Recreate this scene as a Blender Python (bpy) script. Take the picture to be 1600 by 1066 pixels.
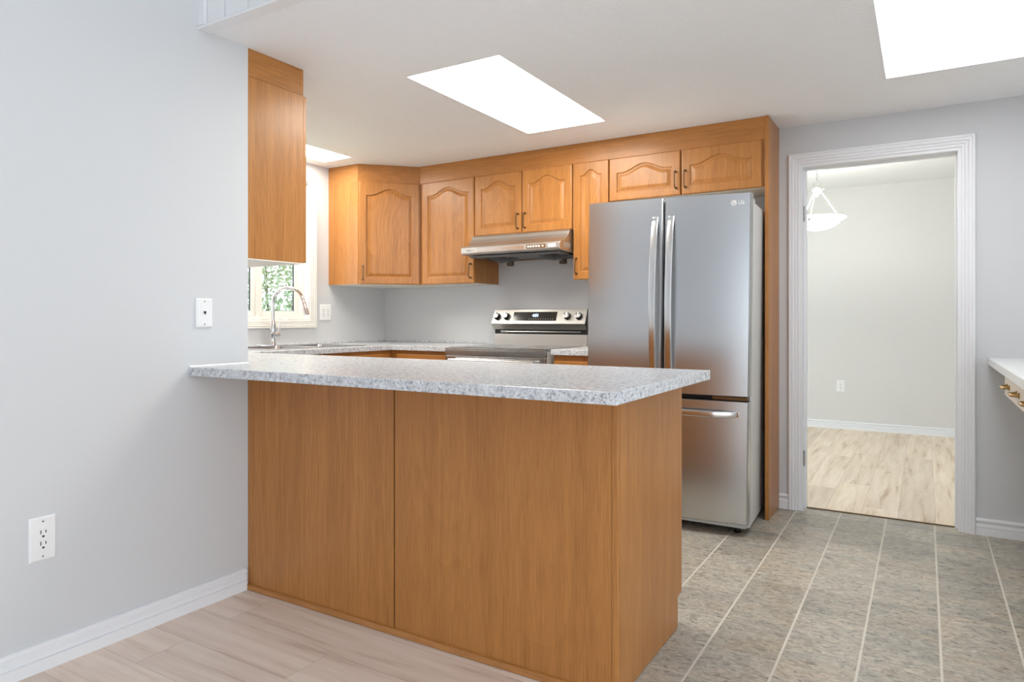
import bpy, bmesh, math, random
from mathutils import Vector, Matrix
random.seed(7)
for o in list(bpy.data.objects): bpy.data.objects.remove(o)
SC = bpy.context.scene; COL = SC.collection
# ------------------------------------------------------------------ camera, world, exposure
cd = bpy.data.cameras.new('camera'); cam = bpy.data.objects.new('camera', cd); COL.objects.link(cam)
cd.sensor_width = 36.0; cd.lens = 1064.76/1600*36.0; cd.shift_y = -(533-498.86)/1600; cd.clip_start = 0.02
cam.location = (0, 0, 1.13); cam.rotation_euler = (math.pi/2, 0, math.atan(644.29/1064.76))
SC.camera = cam
SC.view_settings.view_transform = 'Standard'; SC.view_settings.look = 'None'
SC.view_settings.gamma = 1.0; SC.view_settings.use_curve_mapping = False
SC.view_settings.exposure = 0.54
SC.cycles.max_bounces = 14; SC.cycles.diffuse_bounces = 9; SC.cycles.glossy_bounces = 6
W = bpy.data.worlds.new('sky'); SC.world = W; W.use_nodes = True
bg = W.node_tree.nodes['Background']; bg.inputs[0].default_value = (0.84, 0.93, 1.0, 1); bg.inputs[1].default_value = 2.3
LIGHT_WARM = (1.0, 0.95, 0.85); LIGHT_COOL = (0.97, 0.98, 1.0)
LP_WARM = 11.5; LP_COOL = 5.6; LP_SINK = 17.0
# ------------------------------------------------------------------ materials
def new_mat(name):
    m = bpy.data.materials.new(name); m.use_nodes = True
    nt = m.node_tree; b = nt.nodes['Principled BSDF']; return m, nt, b
def plain(name, col, rough=0.5, metal=0.0, spec=None):
    m, nt, b = new_mat(name); b.inputs['Base Color'].default_value = (*col, 1); b.inputs['Roughness'].default_value = rough
    b.inputs['Metallic'].default_value = metal
    if spec is not None: b.inputs['Specular IOR Level'].default_value = spec
    return m
def N(nt, t, **kw):
    n = nt.nodes.new(t)
    for k, v in kw.items(): setattr(n, k, v)
    return n
def ramp(nt, stops):
    r = N(nt, 'ShaderNodeValToRGB'); e = r.color_ramp.elements
    while len(e) < len(stops): e.new(0.5)
    for i, (p, c) in enumerate(stops): e[i].position = p; e[i].color = (*c, 1)
    return r
def paint(name, col, bump=0.0, scale=120, rough=0.6):
    m, nt, b = new_mat(name); L = nt.links
    tc = N(nt, 'ShaderNodeTexCoord'); n = N(nt, 'ShaderNodeTexNoise'); n.inputs['Scale'].default_value = scale; n.inputs['Detail'].default_value = 3
    L.new(tc.outputs['Object'], n.inputs['Vector'])
    b.inputs['Base Color'].default_value = (*col, 1); b.inputs['Roughness'].default_value = rough
    bp = N(nt, 'ShaderNodeBump'); bp.inputs['Strength'].default_value = bump; bp.inputs['Distance'].default_value = 0.004
    L.new(n.outputs['Fac'], bp.inputs['Height']); L.new(bp.outputs['Normal'], b.inputs['Normal'])
    return m
def oak(name, axis, dark, light, rough=0.32, arch=False):
    """oak with the grain running along `axis`"""
    m, nt, b = new_mat(name); L = nt.links
    tc = N(nt, 'ShaderNodeTexCoord'); oi = N(nt, 'ShaderNodeObjectInfo')
    sh = N(nt, 'ShaderNodeVectorMath', operation='SCALE'); sh.inputs[0].default_value = (7.3, 3.1, 5.7); L.new(oi.outputs['Random'], sh.inputs['Scale'])
    ad = N(nt, 'ShaderNodeVectorMath', operation='ADD'); L.new(tc.outputs['Object'], ad.inputs[0]); L.new(sh.outputs[0], ad.inputs[1])
    def mp(along, across):
        s = [across]*3; s['xyz'.index(axis)] = along
        q = N(nt, 'ShaderNodeMapping'); q.inputs['Scale'].default_value = s; L.new(ad.outputs[0], q.inputs['Vector']); return q
    fine = N(nt, 'ShaderNodeTexNoise'); fine.inputs['Scale'].default_value = 1; fine.inputs['Detail'].default_value = 5; fine.inputs['Roughness'].default_value = 0.65
    L.new(mp(8, 260).outputs[0], fine.inputs['Vector'])
    band = N(nt, 'ShaderNodeTexNoise'); band.inputs['Scale'].default_value = 1; band.inputs['Detail'].default_value = 3; band.inputs['Distortion'].default_value = 0.6
    L.new(mp(0.9, 22).outputs[0], band.inputs['Vector'])
    big = N(nt, 'ShaderNodeTexNoise'); big.inputs['Scale'].default_value = 1; big.inputs['Detail'].default_value = 1
    L.new(mp(0.7, 4).outputs[0], big.inputs['Vector'])
    # contour lines of a smooth field give the arched figure of plain-sawn boards
    mul = N(nt, 'ShaderNodeMath', operation='MULTIPLY'); mul.inputs[1].default_value = 38 if arch else 16
    L.new(big.outputs['Fac'], mul.inputs[0])
    fr = N(nt, 'ShaderNodeMath', operation='FRACT'); L.new(mul.outputs[0], fr.inputs[0])
    a1 = N(nt, 'ShaderNodeMath', operation='MULTIPLY_ADD'); L.new(fr.outputs[0], a1.inputs[0]); a1.inputs[1].default_value = 0.085 if arch else 0.03; a1.inputs[2].default_value = 0.0
    a2 = N(nt, 'ShaderNodeMath', operation='MULTIPLY_ADD'); L.new(band.outputs['Fac'], a2.inputs[0]); a2.inputs[1].default_value = 0.36 if arch else 0.26; L.new(a1.outputs[0], a2.inputs[2])
    a3 = N(nt, 'ShaderNodeMath', operation='MULTIPLY_ADD'); L.new(fine.outputs['Fac'], a3.inputs[0]); a3.inputs[1].default_value = 0.52; L.new(a2.outputs[0], a3.inputs[2])
    mid = tuple((x+y)/2 for x, y in zip(dark, light))
    ce = 0.482 if arch else 0.405
    r = ramp(nt, [(ce-.12, dark), (ce, mid), (ce+.12, light)]); L.new(a3.outputs[0], r.inputs[0])
    L.new(r.outputs[0], b.inputs['Base Color']); b.inputs['Roughness'].default_value = rough; b.inputs['Specular IOR Level'].default_value = 0.45
    bp = N(nt, 'ShaderNodeBump'); bp.inputs['Strength'].default_value = 0.12; bp.inputs['Distance'].default_value = 0.002
    L.new(fine.outputs['Fac'], bp.inputs['Height']); L.new(bp.outputs['Normal'], b.inputs['Normal'])
    return m
def laminate(name):
    m, nt, b = new_mat(name); L = nt.links
    tc = N(nt, 'ShaderNodeTexCoord')
    n1 = N(nt, 'ShaderNodeTexNoise'); n1.inputs['Scale'].default_value = 90; n1.inputs['Detail'].default_value = 4; n1.inputs['Distortion'].default_value = 1.2
    n2 = N(nt, 'ShaderNodeTexNoise'); n2.inputs['Scale'].default_value = 55; n2.inputs['Detail'].default_value = 3
    for n in (n1, n2): L.new(tc.outputs['Object'], n.inputs['Vector'])
    r1 = ramp(nt, [(0.36, (0.33, 0.335, 0.37)), (0.44, (0.58, 0.595, 0.62)), (0.62, (0.71, 0.735, 0.76)), (0.72, (0.81, 0.835, 0.86))])
    L.new(n1.outputs['Fac'], r1.inputs[0])
    r2 = ramp(nt, [(0.38, (0.84, 0.84, 0.86)), (0.6, (1, 1, 1))]); L.new(n2.outputs['Fac'], r2.inputs[0])
    mx = N(nt, 'ShaderNodeMix', data_type='RGBA', blend_type='MULTIPLY'); mx.inputs['Factor'].default_value = 1.0
    L.new(r1.outputs[0], mx.inputs['A']); L.new(r2.outputs[0], mx.inputs['B']); L.new(mx.outputs['Result'], b.inputs['Base Color'])
    b.inputs['Roughness'].default_value = 0.2; return m
def planks(name, axis, stops, bright):
    m, nt, b = new_mat(name); L = nt.links
    tc = N(nt, 'ShaderNodeTexCoord'); ge = N(nt, 'ShaderNodeNewGeometry')
    sh = N(nt, 'ShaderNodeVectorMath', operation='SCALE'); sh.inputs[0].default_value = (17.3, 13.1, 9.7); L.new(ge.outputs['Random Per Island'], sh.inputs['Scale'])
    ad = N(nt, 'ShaderNodeVectorMath', operation='ADD'); L.new(tc.outputs['Object'], ad.inputs[0]); L.new(sh.outputs[0], ad.inputs[1])
    s = [1, 1, 1]; s['xy'.index(axis)] = 0.08
    q = N(nt, 'ShaderNodeMapping'); q.inputs['Scale'].default_value = s; L.new(ad.outputs[0], q.inputs['Vector'])
    n1 = N(nt, 'ShaderNodeTexNoise'); n1.inputs['Scale'].default_value = 22; n1.inputs['Detail'].default_value = 7; n1.inputs['Distortion'].default_value = 0.5
    n2 = N(nt, 'ShaderNodeTexNoise'); n2.inputs['Scale'].default_value = 120; n2.inputs['Detail'].default_value = 3
    for n in (n1, n2): L.new(q.outputs[0], n.inputs['Vector'])
    a = N(nt, 'ShaderNodeMath', operation='MULTIPLY_ADD'); L.new(n2.outputs['Fac'], a.inputs[0]); a.inputs[1].default_value = 0.25; L.new(n1.outputs['Fac'], a.inputs[2])
    r = ramp(nt, stops); L.new(a.outputs[0], r.inputs[0])
    v = N(nt, 'ShaderNodeMapRange'); v.inputs['To Min'].default_value = bright[0]; v.inputs['To Max'].default_value = bright[1]
    L.new(ge.outputs['Random Per Island'], v.inputs['Value'])
    hs = N(nt, 'ShaderNodeHueSaturation'); L.new(r.outputs[0], hs.inputs['Color']); L.new(v.outputs[0], hs.inputs['Value'])
    L.new(hs.outputs[0], b.inputs['Base Color']); b.inputs['Roughness'].default_value = 0.42; b.inputs['Specular IOR Level'].default_value = 0.4
    return m
def vinyl(name):
    m, nt, b = new_mat(name); L = nt.links
    tc = N(nt, 'ShaderNodeTexCoord'); ge = N(nt, 'ShaderNodeNewGeometry')
    sh = N(nt, 'ShaderNodeVectorMath', operation='SCALE'); sh.inputs[0].default_value = (11.3, 23.1, 5); L.new(ge.outputs['Random Per Island'], sh.inputs['Scale'])
    ad = N(nt, 'ShaderNodeVectorMath', operation='ADD'); L.new(tc.outputs['Object'], ad.inputs[0]); L.new(sh.outputs[0], ad.inputs[1])
    q = N(nt, 'ShaderNodeMapping'); q.inputs['Scale'].default_value = (0.55, 1, 1); L.new(ad.outputs[0], q.inputs['Vector'])
    n1 = N(nt, 'ShaderNodeTexNoise'); n1.inputs['Scale'].default_value = 58; n1.inputs['Detail'].default_value = 8; n1.inputs['Roughness'].default_value = 0.72; n1.inputs['Distortion'].default_value = 1.0
    n2 = N(nt, 'ShaderNodeTexNoise'); n2.inputs['Scale'].default_value = 7; n2.inputs['Detail'].default_value = 4; n2.inputs['Distortion'].default_value = 0.6
    for n in (n1, n2): L.new(q.outputs[0], n.inputs['Vector'])
    r1 = ramp(nt, [(0.37, (0.15, 0.14, 0.12)), (0.44, (0.295, 0.275, 0.24)), (0.54, (0.39, 0.365, 0.32)), (0.68, (0.53, 0.505, 0.45))]); L.new(n1.outputs['Fac'], r1.inputs[0])
    r2 = ramp(nt, [(0.34, (0.84, 0.84, 0.83)), (0.5, (1, 0.99, 0.95)), (0.66, (1.05, 0.97, 0.87))]); L.new(n2.outputs['Fac'], r2.inputs[0])
    mx = N(nt, 'ShaderNodeMix', data_type='RGBA', blend_type='MULTIPLY'); mx.inputs['Factor'].default_value = 1.0
    L.new(r1.outputs[0], mx.inputs['A']); L.new(r2.outputs[0], mx.inputs['B'])
    v = N(nt, 'ShaderNodeMapRange'); v.inputs['To Min'].default_value = 0.88; v.inputs['To Max'].default_value = 1.12; L.new(ge.outputs['Random Per Island'], v.inputs['Value'])
    hs = N(nt, 'ShaderNodeHueSaturation'); L.new(mx.outputs['Result'], hs.inputs['Color']); L.new(v.outputs[0], hs.inputs['Value'])
    L.new(hs.outputs[0], b.inputs['Base Color']); b.inputs['Roughness'].default_value = 0.36
    bp = N(nt, 'ShaderNodeBump'); bp.inputs['Strength'].default_value = 0.25; bp.inputs['Distance'].default_value = 0.002
    L.new(n1.outputs['Fac'], bp.inputs['Height']); L.new(bp.outputs['Normal'], b.inputs['Normal']); return m
def steel(name, col, rough, brush='x'):
    m, nt, b = new_mat(name); L = nt.links
    b.inputs['Metallic'].default_value = 1.0; b.inputs['Base Color'].default_value = (*col, 1)
    b.inputs['Roughness'].default_value = rough; b.inputs['Anisotropic'].default_value = 0.35
    return m
def glow(name, col, strength):
    m, nt, b = new_mat(name); b.inputs['Base Color'].default_value = (0.8, 0.8, 0.8, 1)
    b.inputs['Emission Color'].default_value = (*col, 1); b.inputs['Emission Strength'].default_value = strength; return m
M = {}
M['wall'] = paint('wall_paint', (0.615, 0.628, 0.645), 0.03, 180)
M['wall_far'] = paint('wall_paint_beige', (0.66, 0.655, 0.645), 0.03, 180)
M['ceiling'] = paint('textured_ceiling', (0.86, 0.875, 0.895), 0.9, 65, 0.8)
M['white'] = plain('white_gloss_paint', (0.80, 0.815, 0.84), 0.35)
M['cream_paint'] = plain('cream_window_paint', (0.71, 0.70, 0.665), 0.4)
M['plastic'] = plain('white_plastic', (0.82, 0.825, 0.83), 0.3)
M['slot'] = plain('dark_slot', (0.02, 0.02, 0.02), 0.6)
OD, OL = (0.32, 0.126, 0.030), (0.50, 0.218, 0.058)
M['oak_z'] = oak('oak_upright_grain', 'z', OD, OL)
M['oak_x'] = oak('oak_level_grain', 'x', OD, OL)
M['oak_y'] = oak('oak_level_grain_deep', 'y', OD, OL)
M['oak_arch'] = oak('oak_arched_figure', 'z', OD, OL, arch=True)
M['oak_dark'] = plain('oak_gap_shadow_wood', (0.12, 0.05, 0.018), 0.6)
M['underside'] = plain('cream_melamine', (0.72, 0.69, 0.62), 0.5)
M['brown_side'] = plain('brown_side_melamine', (0.17, 0.085, 0.035), 0.45)
M['laminate'] = laminate('speckled_grey_laminate')
M['desk'] = plain('pale_grey_laminate', (0.70, 0.72, 0.72), 0.25)
M['desk_face'] = plain('cream_drawer_front', (0.66, 0.60, 0.52), 0.45)
M['vinyl'] = vinyl('stone_pattern_vinyl')
M['grout'] = plain('cream_grout', (0.60, 0.57, 0.50), 0.7)
M['plank'] = planks('pale_oak_planks', 'x', [(0.40, (0.58, 0.455, 0.375)), (0.54, (0.72, 0.595, 0.505)), (0.78, (0.80, 0.69, 0.60))], (0.92, 1.08))
M['plank_gap'] = plain('plank_gap', (0.22, 0.17, 0.13), 0.7)
M['maple'] = planks('pale_maple_planks', 'y', [(0.40, (0.46, 0.33, 0.21)), (0.52, (0.66, 0.535, 0.395)), (0.8, (0.78, 0.67, 0.54))], (0.90, 1.10))
M['steel'] = steel('brushed_stainless', (0.59, 0.60, 0.615), 0.25)
M['steel_warm'] = steel('brushed_stainless_warm', (0.60, 0.585, 0.56), 0.40)
M['steel_side'] = plain('grey_painted_side', (0.66, 0.67, 0.66), 0.4, 0.1)
M['handle_steel'] = steel('satin_steel_handle', (0.74, 0.74, 0.74), 0.22, 'z')
M['chrome'] = plain('chrome', (0.80, 0.80, 0.81), 0.06, 1.0)
M['nickel'] = plain('nickel', (0.45, 0.44, 0.42), 0.3, 1.0)
M['bronze'] = plain('antique_bronze', (0.20, 0.13, 0.07), 0.35, 0.9)
M['brass'] = plain('brass', (0.48, 0.31, 0.13), 0.25, 1.0)
M['black'] = plain('black_plastic', (0.012, 0.012, 0.014), 0.35)
M['glass_top'] = plain('black_ceramic_glass', (0.02, 0.02, 0.022), 0.08)
M['screen'] = plain('dark_display_glass', (0.025, 0.022, 0.02), 0.1)
M['blue_led'] = glow('blue_digits', (0.35, 0.65, 1.0), 2.5)
M['logo'] = plain('pale_logo', (0.85, 0.85, 0.86), 0.3)
M['print'] = plain('grey_print', (0.16, 0.16, 0.16), 0.5)
M['light_warm'] = glow('lit_warm_diffuser', LIGHT_WARM, LP_WARM)
M['light_sink'] = glow('lit_sink_diffuser', LIGHT_WARM, LP_SINK)
M['light_cool'] = glow('lit_white_diffuser', LIGHT_COOL, LP_COOL)
M['bowl'] = glow('lit_frosted_bowl', (1.0, 0.98, 0.95), 2.2)
M['lamp_white'] = plain('white_lamp_metal', (0.80, 0.80, 0.80), 0.3)
M['leaf'] = plain('green_leaves', (0.36, 0.45, 0.29), 0.5)
M['leaf2'] = plain('blue_green_leaves', (0.27, 0.38, 0.36), 0.5)
M['bark'] = plain('bark', (0.12, 0.09, 0.06), 0.8)
M['lawn'] = paint('lawn', (0.20, 0.30, 0.10), 0.4, 60, 0.9)
def glass_mat():
    m, nt, b = new_mat('window_glass'); L = nt.links
    tr = N(nt, 'ShaderNodeBsdfTransparent'); gl = N(nt, 'ShaderNodeBsdfGlossy'); gl.inputs['Roughness'].default_value = 0.02
    mx = N(nt, 'ShaderNodeMixShader'); mx.inputs[0].default_value = 0.06
    L.new(tr.outputs[0], mx.inputs[1]); L.new(gl.outputs[0], mx.inputs[2]); L.new(mx.outputs[0], nt.nodes['Material Output'].inputs['Surface']); return m
M['glass'] = glass_mat()

# ------------------------------------------------------------------ mesh helpers
ORG = {}      # object name -> origin inside its root's frame
class MB:
    def __init__(s): s.bm = bmesh.new()
    def v(s, p): return s.bm.verts.new(p)
    def face(s, pts):
        try: return s.bm.faces.new([s.v(p) for p in pts])
        except ValueError: return None
    def box(s, x0, x1, y0, y1, z0, z1, mi=0):
        c = [s.v((x, y, z)) for z in (z0, z1) for y in (y0, y1) for x in (x0, x1)]
        for f in ((0, 2, 3, 1), (4, 5, 7, 6), (0, 1, 5, 4), (2, 6, 7, 3), (0, 4, 6, 2), (1, 3, 7, 5)):
            s.bm.faces.new([c[i] for i in f]).material_index = mi
        return s
    def prism(s, pts, axis, a, b):
        """closed polygon pts (2D) extruded along axis from a to b; the 2D axes are the remaining ones in xyz order"""
        def P(p, t):
            q = list(p); q.insert('xyz'.index(axis), t); return q
        A = [s.v(P(p, a)) for p in pts]; B = [s.v(P(p, b)) for p in pts]; n = len(pts)
        s.bm.faces.new(A); s.bm.faces.new(B[::-1])
        for i in range(n): s.bm.faces.new((A[i], B[i], B[(i+1) % n], A[(i+1) % n]))
        return s
    def rings(s, rings, close=True, caps=True):
        R = [[s.v(p) for p in r] for r in rings]
        for a, b in zip(R, R[1:]):
            n = len(a)
            for i in range(n if close else n-1): s.bm.faces.new((a[i], a[(i+1) % n], b[(i+1) % n], b[i]))
        if caps and close: s.bm.faces.new(R[0][::-1]); s.bm.faces.new(R[-1])
        return s
    def tube(s, path, r, n=10, sy=1.0):
        path = [Vector(p) for p in path]; rs = r if isinstance(r, (list, tuple)) else [r]*len(path)
        up = None; out = []
        for i, p in enumerate(path):
            t = (path[min(i+1, len(path)-1)] - path[max(i-1, 0)]).normalized()
            if up is None: up = t.orthogonal().normalized()
            up = (up - t*up.dot(t)).normalized(); w = t.cross(up)
            out.append([p + (up*math.cos(k*2*math.pi/n) + w*math.sin(k*2*math.pi/n)*sy)*rs[i] for k in range(n)])
        return s.rings(out)
    def lathe(s, prof, c, n=24, axis='z'):
        out = []
        for r, h in prof:
            ring = []
            for k in range(n):
                a = 2*math.pi*k/n; x, y = max(r, 1e-5)*math.cos(a), max(r, 1e-5)*math.sin(a)
                p = (x, y, h) if axis == 'z' else ((x, -h, y) if axis == 'y' else (h, x, y))
                ring.append((c[0]+p[0], c[1]+p[1], c[2]+p[2]))
            out.append(ring)
        return s.rings(out)
    def ico(s, c, r, sub=2):
        bmesh.ops.create_icosphere(s.bm, subdivisions=sub, radius=r, matrix=Matrix.Translation(c)); return s
def build(name, mb, mats, parent=None, bevel=0.0, smooth=False, seg=2, label=None):
    bm = mb.bm if isinstance(mb, MB) else mb
    bmesh.ops.recalc_face_normals(bm, faces=bm.faces)
    lo = [min(v.co[i] for v in bm.verts) for i in range(3)]; hi = [max(v.co[i] for v in bm.verts) for i in range(3)]
    c = Vector(((lo[0]+hi[0])/2, (lo[1]+hi[1])/2, lo[2]))
    for v in bm.verts: v.co -= c
    me = bpy.data.meshes.new(name); bm.to_mesh(me); bm.free()
    for m in (mats if isinstance(mats, (list, tuple)) else [mats]): me.materials.append(m)
    o = bpy.data.objects.new(name, me); COL.objects.link(o)
    base = Vector((0, 0, 0))
    if parent is not None: o.parent = parent; base = ORG[parent.name]
    o.location = c - base; ORG[o.name] = c
    if smooth:
        for p in me.polygons: p.use_smooth = True
        es = o.modifiers.new('split', 'EDGE_SPLIT'); es.split_angle = math.radians(38)
    if bevel:
        b = o.modifiers.new('bevel', 'BEVEL'); b.width = bevel; b.segments = seg; b.limit_method = 'ANGLE'; b.angle_limit = math.radians(40)
        b.harden_normals = False
    if label: o['label'] = label
    return o
def thing(name, label, cat, loc, rot=(0, 0, 0), group=None, local=False):
    o = bpy.data.objects.new(name, None); COL.objects.link(o); o.empty_display_size = 0.05
    o.location = loc; o.rotation_euler = rot; ORG[o.name] = Vector((0, 0, 0)) if local else Vector(loc)
    o['label'] = label; o['category'] = cat
    if group: o['group'] = group
    return o
def tag(o, label, cat, group=None):
    o['label'] = label; o['category'] = cat
    if group: o['group'] = group
    return o
def struct(o): o['kind'] = 'structure'; return o
def sroot(name, loc):
    o = bpy.data.objects.new(name, None); COL.objects.link(o); o.location = loc; ORG[o.name] = Vector(loc); o['kind'] = 'structure'; return o
def text_bm(body, size, depth):
    cu = bpy.data.curves.new('t', 'FONT'); cu.body = body; cu.size = size; cu.extrude = depth; cu.offset = size*.02; cu.align_x = 'CENTER'; cu.align_y = 'CENTER'
    o = bpy.data.objects.new('t', cu); COL.objects.link(o); bpy.context.view_layer.update()
    me = bpy.data.meshes.new_from_object(o.evaluated_get(bpy.context.evaluated_depsgraph_get()))
    bm = bmesh.new(); bm.from_mesh(me); bpy.data.objects.remove(o); bpy.data.curves.remove(cu); bpy.data.meshes.remove(me); return bm

# ------------------------------------------------------------------ dimensions
YW, XL, XK, ZC, XR = 4.326, -2.435, -3.863, 2.273, 0.95
ZT, ZB = 0.945, 0.911        # worktop top / underside
# ------------------------------------------------------------------ room shell
m = MB().box(XL-.115, XL, -5.1, 1.878, 0, 3.0)
struct(build('wall_left', m, M['wall']))
m = MB().box(XL-.115, .5, -5.1, -5.0, 0, 3.0).box(2.9, 3.0, -5.1, -5.0, 0, 3.0).box(.5, 2.9, -5.1, -5.0, 0, .1).box(.5, 2.9, -5.1, -5.0, 2.3, 3.0)
struct(build('wall_added_right', MB().box(3.0, 3.1, -5.1, -2.8, 0, 3.0), M['wall']))  # unseen wall piece, added to darken the room side mirrored in the refrigerator
struct(build('wall_added_rear', m, M['wall']))  # unseen wall, added as grey reflection for the refrigerator; its opening admits sky light
struct(build('wall_return', MB().box(XK-.115, XL-.115, 1.763, 1.878, 0, ZC), M['wall']))
m = MB(); WY0, WY1, WZ0, WZ1 = 2.50, 3.515, 1.118, 2.135
m.box(XK-.115, XK, 1.878, WY0, 0, ZC).box(XK-.115, XK, WY1, YW+.114, 0, ZC).box(XK-.115, XK, WY0, WY1, 0, WZ0).box(XK-.115, XK, WY0, WY1, WZ1, ZC)
struct(build('wall_window_side', m, M['wall']))
m = MB(); DX0, DX1, DZ = -.629, .168, 2.043
m.box(XK, DX0, YW, YW+.114, 0, 2.475).box(DX1, XR+.11, YW, YW+.114, 0, 2.475).box(DX0, DX1, YW, YW+.114, DZ, 2.475)
struct(build('wall_back', m, M['wall']))
struct(build('wall_right', MB().box(XR, XR+.11, 1.66, YW, 0, ZC), M['wall']))
# kitchen ceiling with the three cut-outs for the light panels
HOLES = [(-2.092, -1.573, 2.494, 3.645), (-.157, .395, 2.541, 3.694), (-3.742, -3.462, 2.38, 3.535)]
xs = sorted({XK-.115, XR+.11, *[h[0] for h in HOLES], *[h[1] for h in HOLES]}); ys = sorted({1.70, YW, *[h[2] for h in HOLES], *[h[3] for h in HOLES]})
m = MB()
for a, b in zip(xs, xs[1:]):
    for c, d in zip(ys, ys[1:]):
        if not any(h[0] <= a and b <= h[1] and h[2] <= c and d <= h[3] for h in HOLES): m.box(a, b, c, d, ZC, ZC+.05)
bmesh.ops.remove_doubles(m.bm, verts=m.bm.verts, dist=1e-5)
dup = [f for f in m.bm.faces if all(len(e.link_faces) > 2 for e in f.edges)]
struct(build('ceiling', m, M['ceiling']))
struct(build('ceiling_dining', MB().box(XL-.115, 3.0, -5.1, 1.72, 3.0, 3.05), M['white']))
# boarded drop beam between the dining side and the lower kitchen ceiling
m = MB().box(XL, XR+.11, 1.668, 1.70, ZC-.004, 3.0)
x = -2.391
for k in range(40):
    if x > XR: break
    w = .109 if k == 0 else .135
    m.box(x+.003, x+w-.003, 1.655, 1.669, ZC+.004, 3.0); x += w
m.box(XL, -2.391, 1.643, 1.669, ZC+.004, 3.0)
m.prism([(1.642, ZC-.009), (1.640, ZC-.002), (1.646, ZC+.004), (1.668, ZC+.004), (1.668, ZC-.004), (1.694, ZC-.004), (1.694, ZC-.010)], 'x', XL, XR+.11)
struct(build('trim_1', m, M['white'], bevel=.0015))
# floors
m = MB().box(XK-.115, XR+.11, 1.876, 4.405, -.05, 0.0, 1)
gx, gy = 0.2313, 0.2365
for i in range(-18, 6):
    for j in range(-6, 8):
        x0, x1 = .0475+i*gx+.004, .0475+(i+1)*gx-.004; y0, y1 = 2.845+j*gy+.002, 2.845+(j+1)*gy-.002
        x0, x1, y0, y1 = max(x0, XK-.11), min(x1, XR+.10), max(y0, 1.878), min(y1, 4.403)
        if x1-x0 > .01 and y1-y0 > .01:
            m.face([(x0, y0, .0008), (x1, y0, .0008), (x1, y1, .0008), (x0, y1, .0008)])
struct(build('floor', m, [M['vinyl'], M['grout']]))
def plank_floor(name, x0, x1, y0, y1, z, along, w, ref, mat, length, joints=None):
    m = MB().box(x0, x1, y0, y1, z-.05, z-.0006, 1); rnd = random.Random(3)
    a0, a1, b0, b1 = (x0, x1, y0, y1) if along == 'x' else (y0, y1, x0, x1)
    k = math.floor((b0-ref)/w)
    while ref+k*w < b1:
        c0, c1 = max(b0, ref+k*w+.0004), min(b1, ref+(k+1)*w-.0004)
        s = (joints or {}).get(k, a0+rnd.random()*length); s -= math.ceil((s-a0)/length)*length
        while s < a1:
            d0, d1 = max(a0, s+.0004), min(a1, s+length-.0004)
            if d1-d0 > .005 and c1-c0 > .004:
                q = [(d0, c0), (d1, c0), (d1, c1), (d0, c1)] if along == 'x' else [(c0, d0), (c1, d0), (c1, d1), (c0, d1)]
                m.face([(p[0], p[1], z) for p in q])
            s += length
        k += 1
    return struct(build(name, m, [mat, M['plank_gap']]))
plank_floor('floor_dining', XL-.115, 3.0, -5.1, 1.876, 0.0, 'x', .186, 1.648, M['plank'], 1.22, {0: -2.24, -1: -1.719, -2: -2.22, -3: -1.95})
plank_floor('floor_next_room', -3.0, 2.0, 4.405, 7.84, 0.006, 'y', .185, -.50, M['maple'], 1.21)
struct(build('trim_2', MB().box(DX0, DX1, 4.398, 4.405, 0, .0075), M['bronze']))
# next room
struct(build('wall_next_room_far', MB().box(-3.0, 2.0, 7.727, 7.84, 0, 2.475), M['wall_far']))
struct(build('wall_next_room_right', MB().box(2.0, 2.11, YW+.114, 7.84, 0, 2.475), M['wall_far']))
m = MB().box(-3.11, -3.0, YW+.114, 4.7, 0, 2.475).box(-3.11, -3.0, 7.5, 7.84, 0, 2.475).box(-3.11, -3.0, 4.7, 7.5, 0, .1).box(-3.11, -3.0, 4.7, 7.5, 2.4, 2.475)
struct(build('wall_next_room_left', m, M['wall_far']))  # out of view; opening made large so sky light brightens the room
struct(build('ceiling_next_room', MB().box(-3.11, 2.11, YW, 7.84, 2.475, 2.525), M['ceiling']))
# baseboards: profile (out from wall, height)
BP = [(0, 0), (.017, 0), (.017, .038), (.009, .0395), (.009, .043), (.014, .045), (.013, .058), (.008, .062), (.005, .070), (.0145, .0715), (.0155, .078), (.013, .085), (.008, .088), (0, .088)]
def baseboard(name, along, a, b, wall, sgn, z=0, k=1.0):
    pts = [(wall+sgn*o, z+h*k) for o, h in BP]
    m = MB()
    if along == 'y': m.prism([(p[0], p[1]) for p in pts], 'y', a, b)
    else: m.prism([(p[0], p[1]) for p in pts], 'x', a, b)
    return struct(build(name, m, M['white']))
baseboard('baseboard_left', 'y', -5.0, 1.862, XL, 1)
baseboard('baseboard_back', 'x', .231, XR, YW, -1)
baseboard('baseboard_back_left', 'x', -.744, -.692, YW, -1)
baseboard('baseboard_next_room', 'x', -3.0, 2.0, 7.727, -1, .006, .9)
# doorway casing: profile (offset from opening, projection)
CP = [(0.0, 0), (0.0, .009), (.003, .011), (.011, .011), (.012, .0085), (.014, .0085), (.017, .014), (.026, .015), (.028, .0125), (.030, .0125), (.034, .019), (.044, .020), (.046, .0175), (.048, .0175), (.051, .022), (.058, .022), (.062, .018), (.062, 0)]
def casing3(x0, x1, zt, y, sgn):
    m = MB()
    def pl(o, p): return [(x0-o, y-sgn*p, 0), (x0-o, y-sgn*p, zt+o), (x1+o, y-sgn*p, zt+o), (x1+o, y-sgn*p, 0)]
    rows = [[m.v(q) for q in pl(*c)] for c in CP]
    for a, b in zip(rows, rows[1:]+rows[:1]):
        for i in range(3): m.bm.faces.new((a[i], a[i+1], b[i+1], b[i]))
    for i in (0, 3): m.bm.faces.new([r[i] for r in rows])
    return m
D1 = sroot('door_1', ((DX0+DX1)/2, YW, 0))
build('casing', casing3(DX0, DX1, DZ, YW, 1), M['white'], D1)
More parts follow.
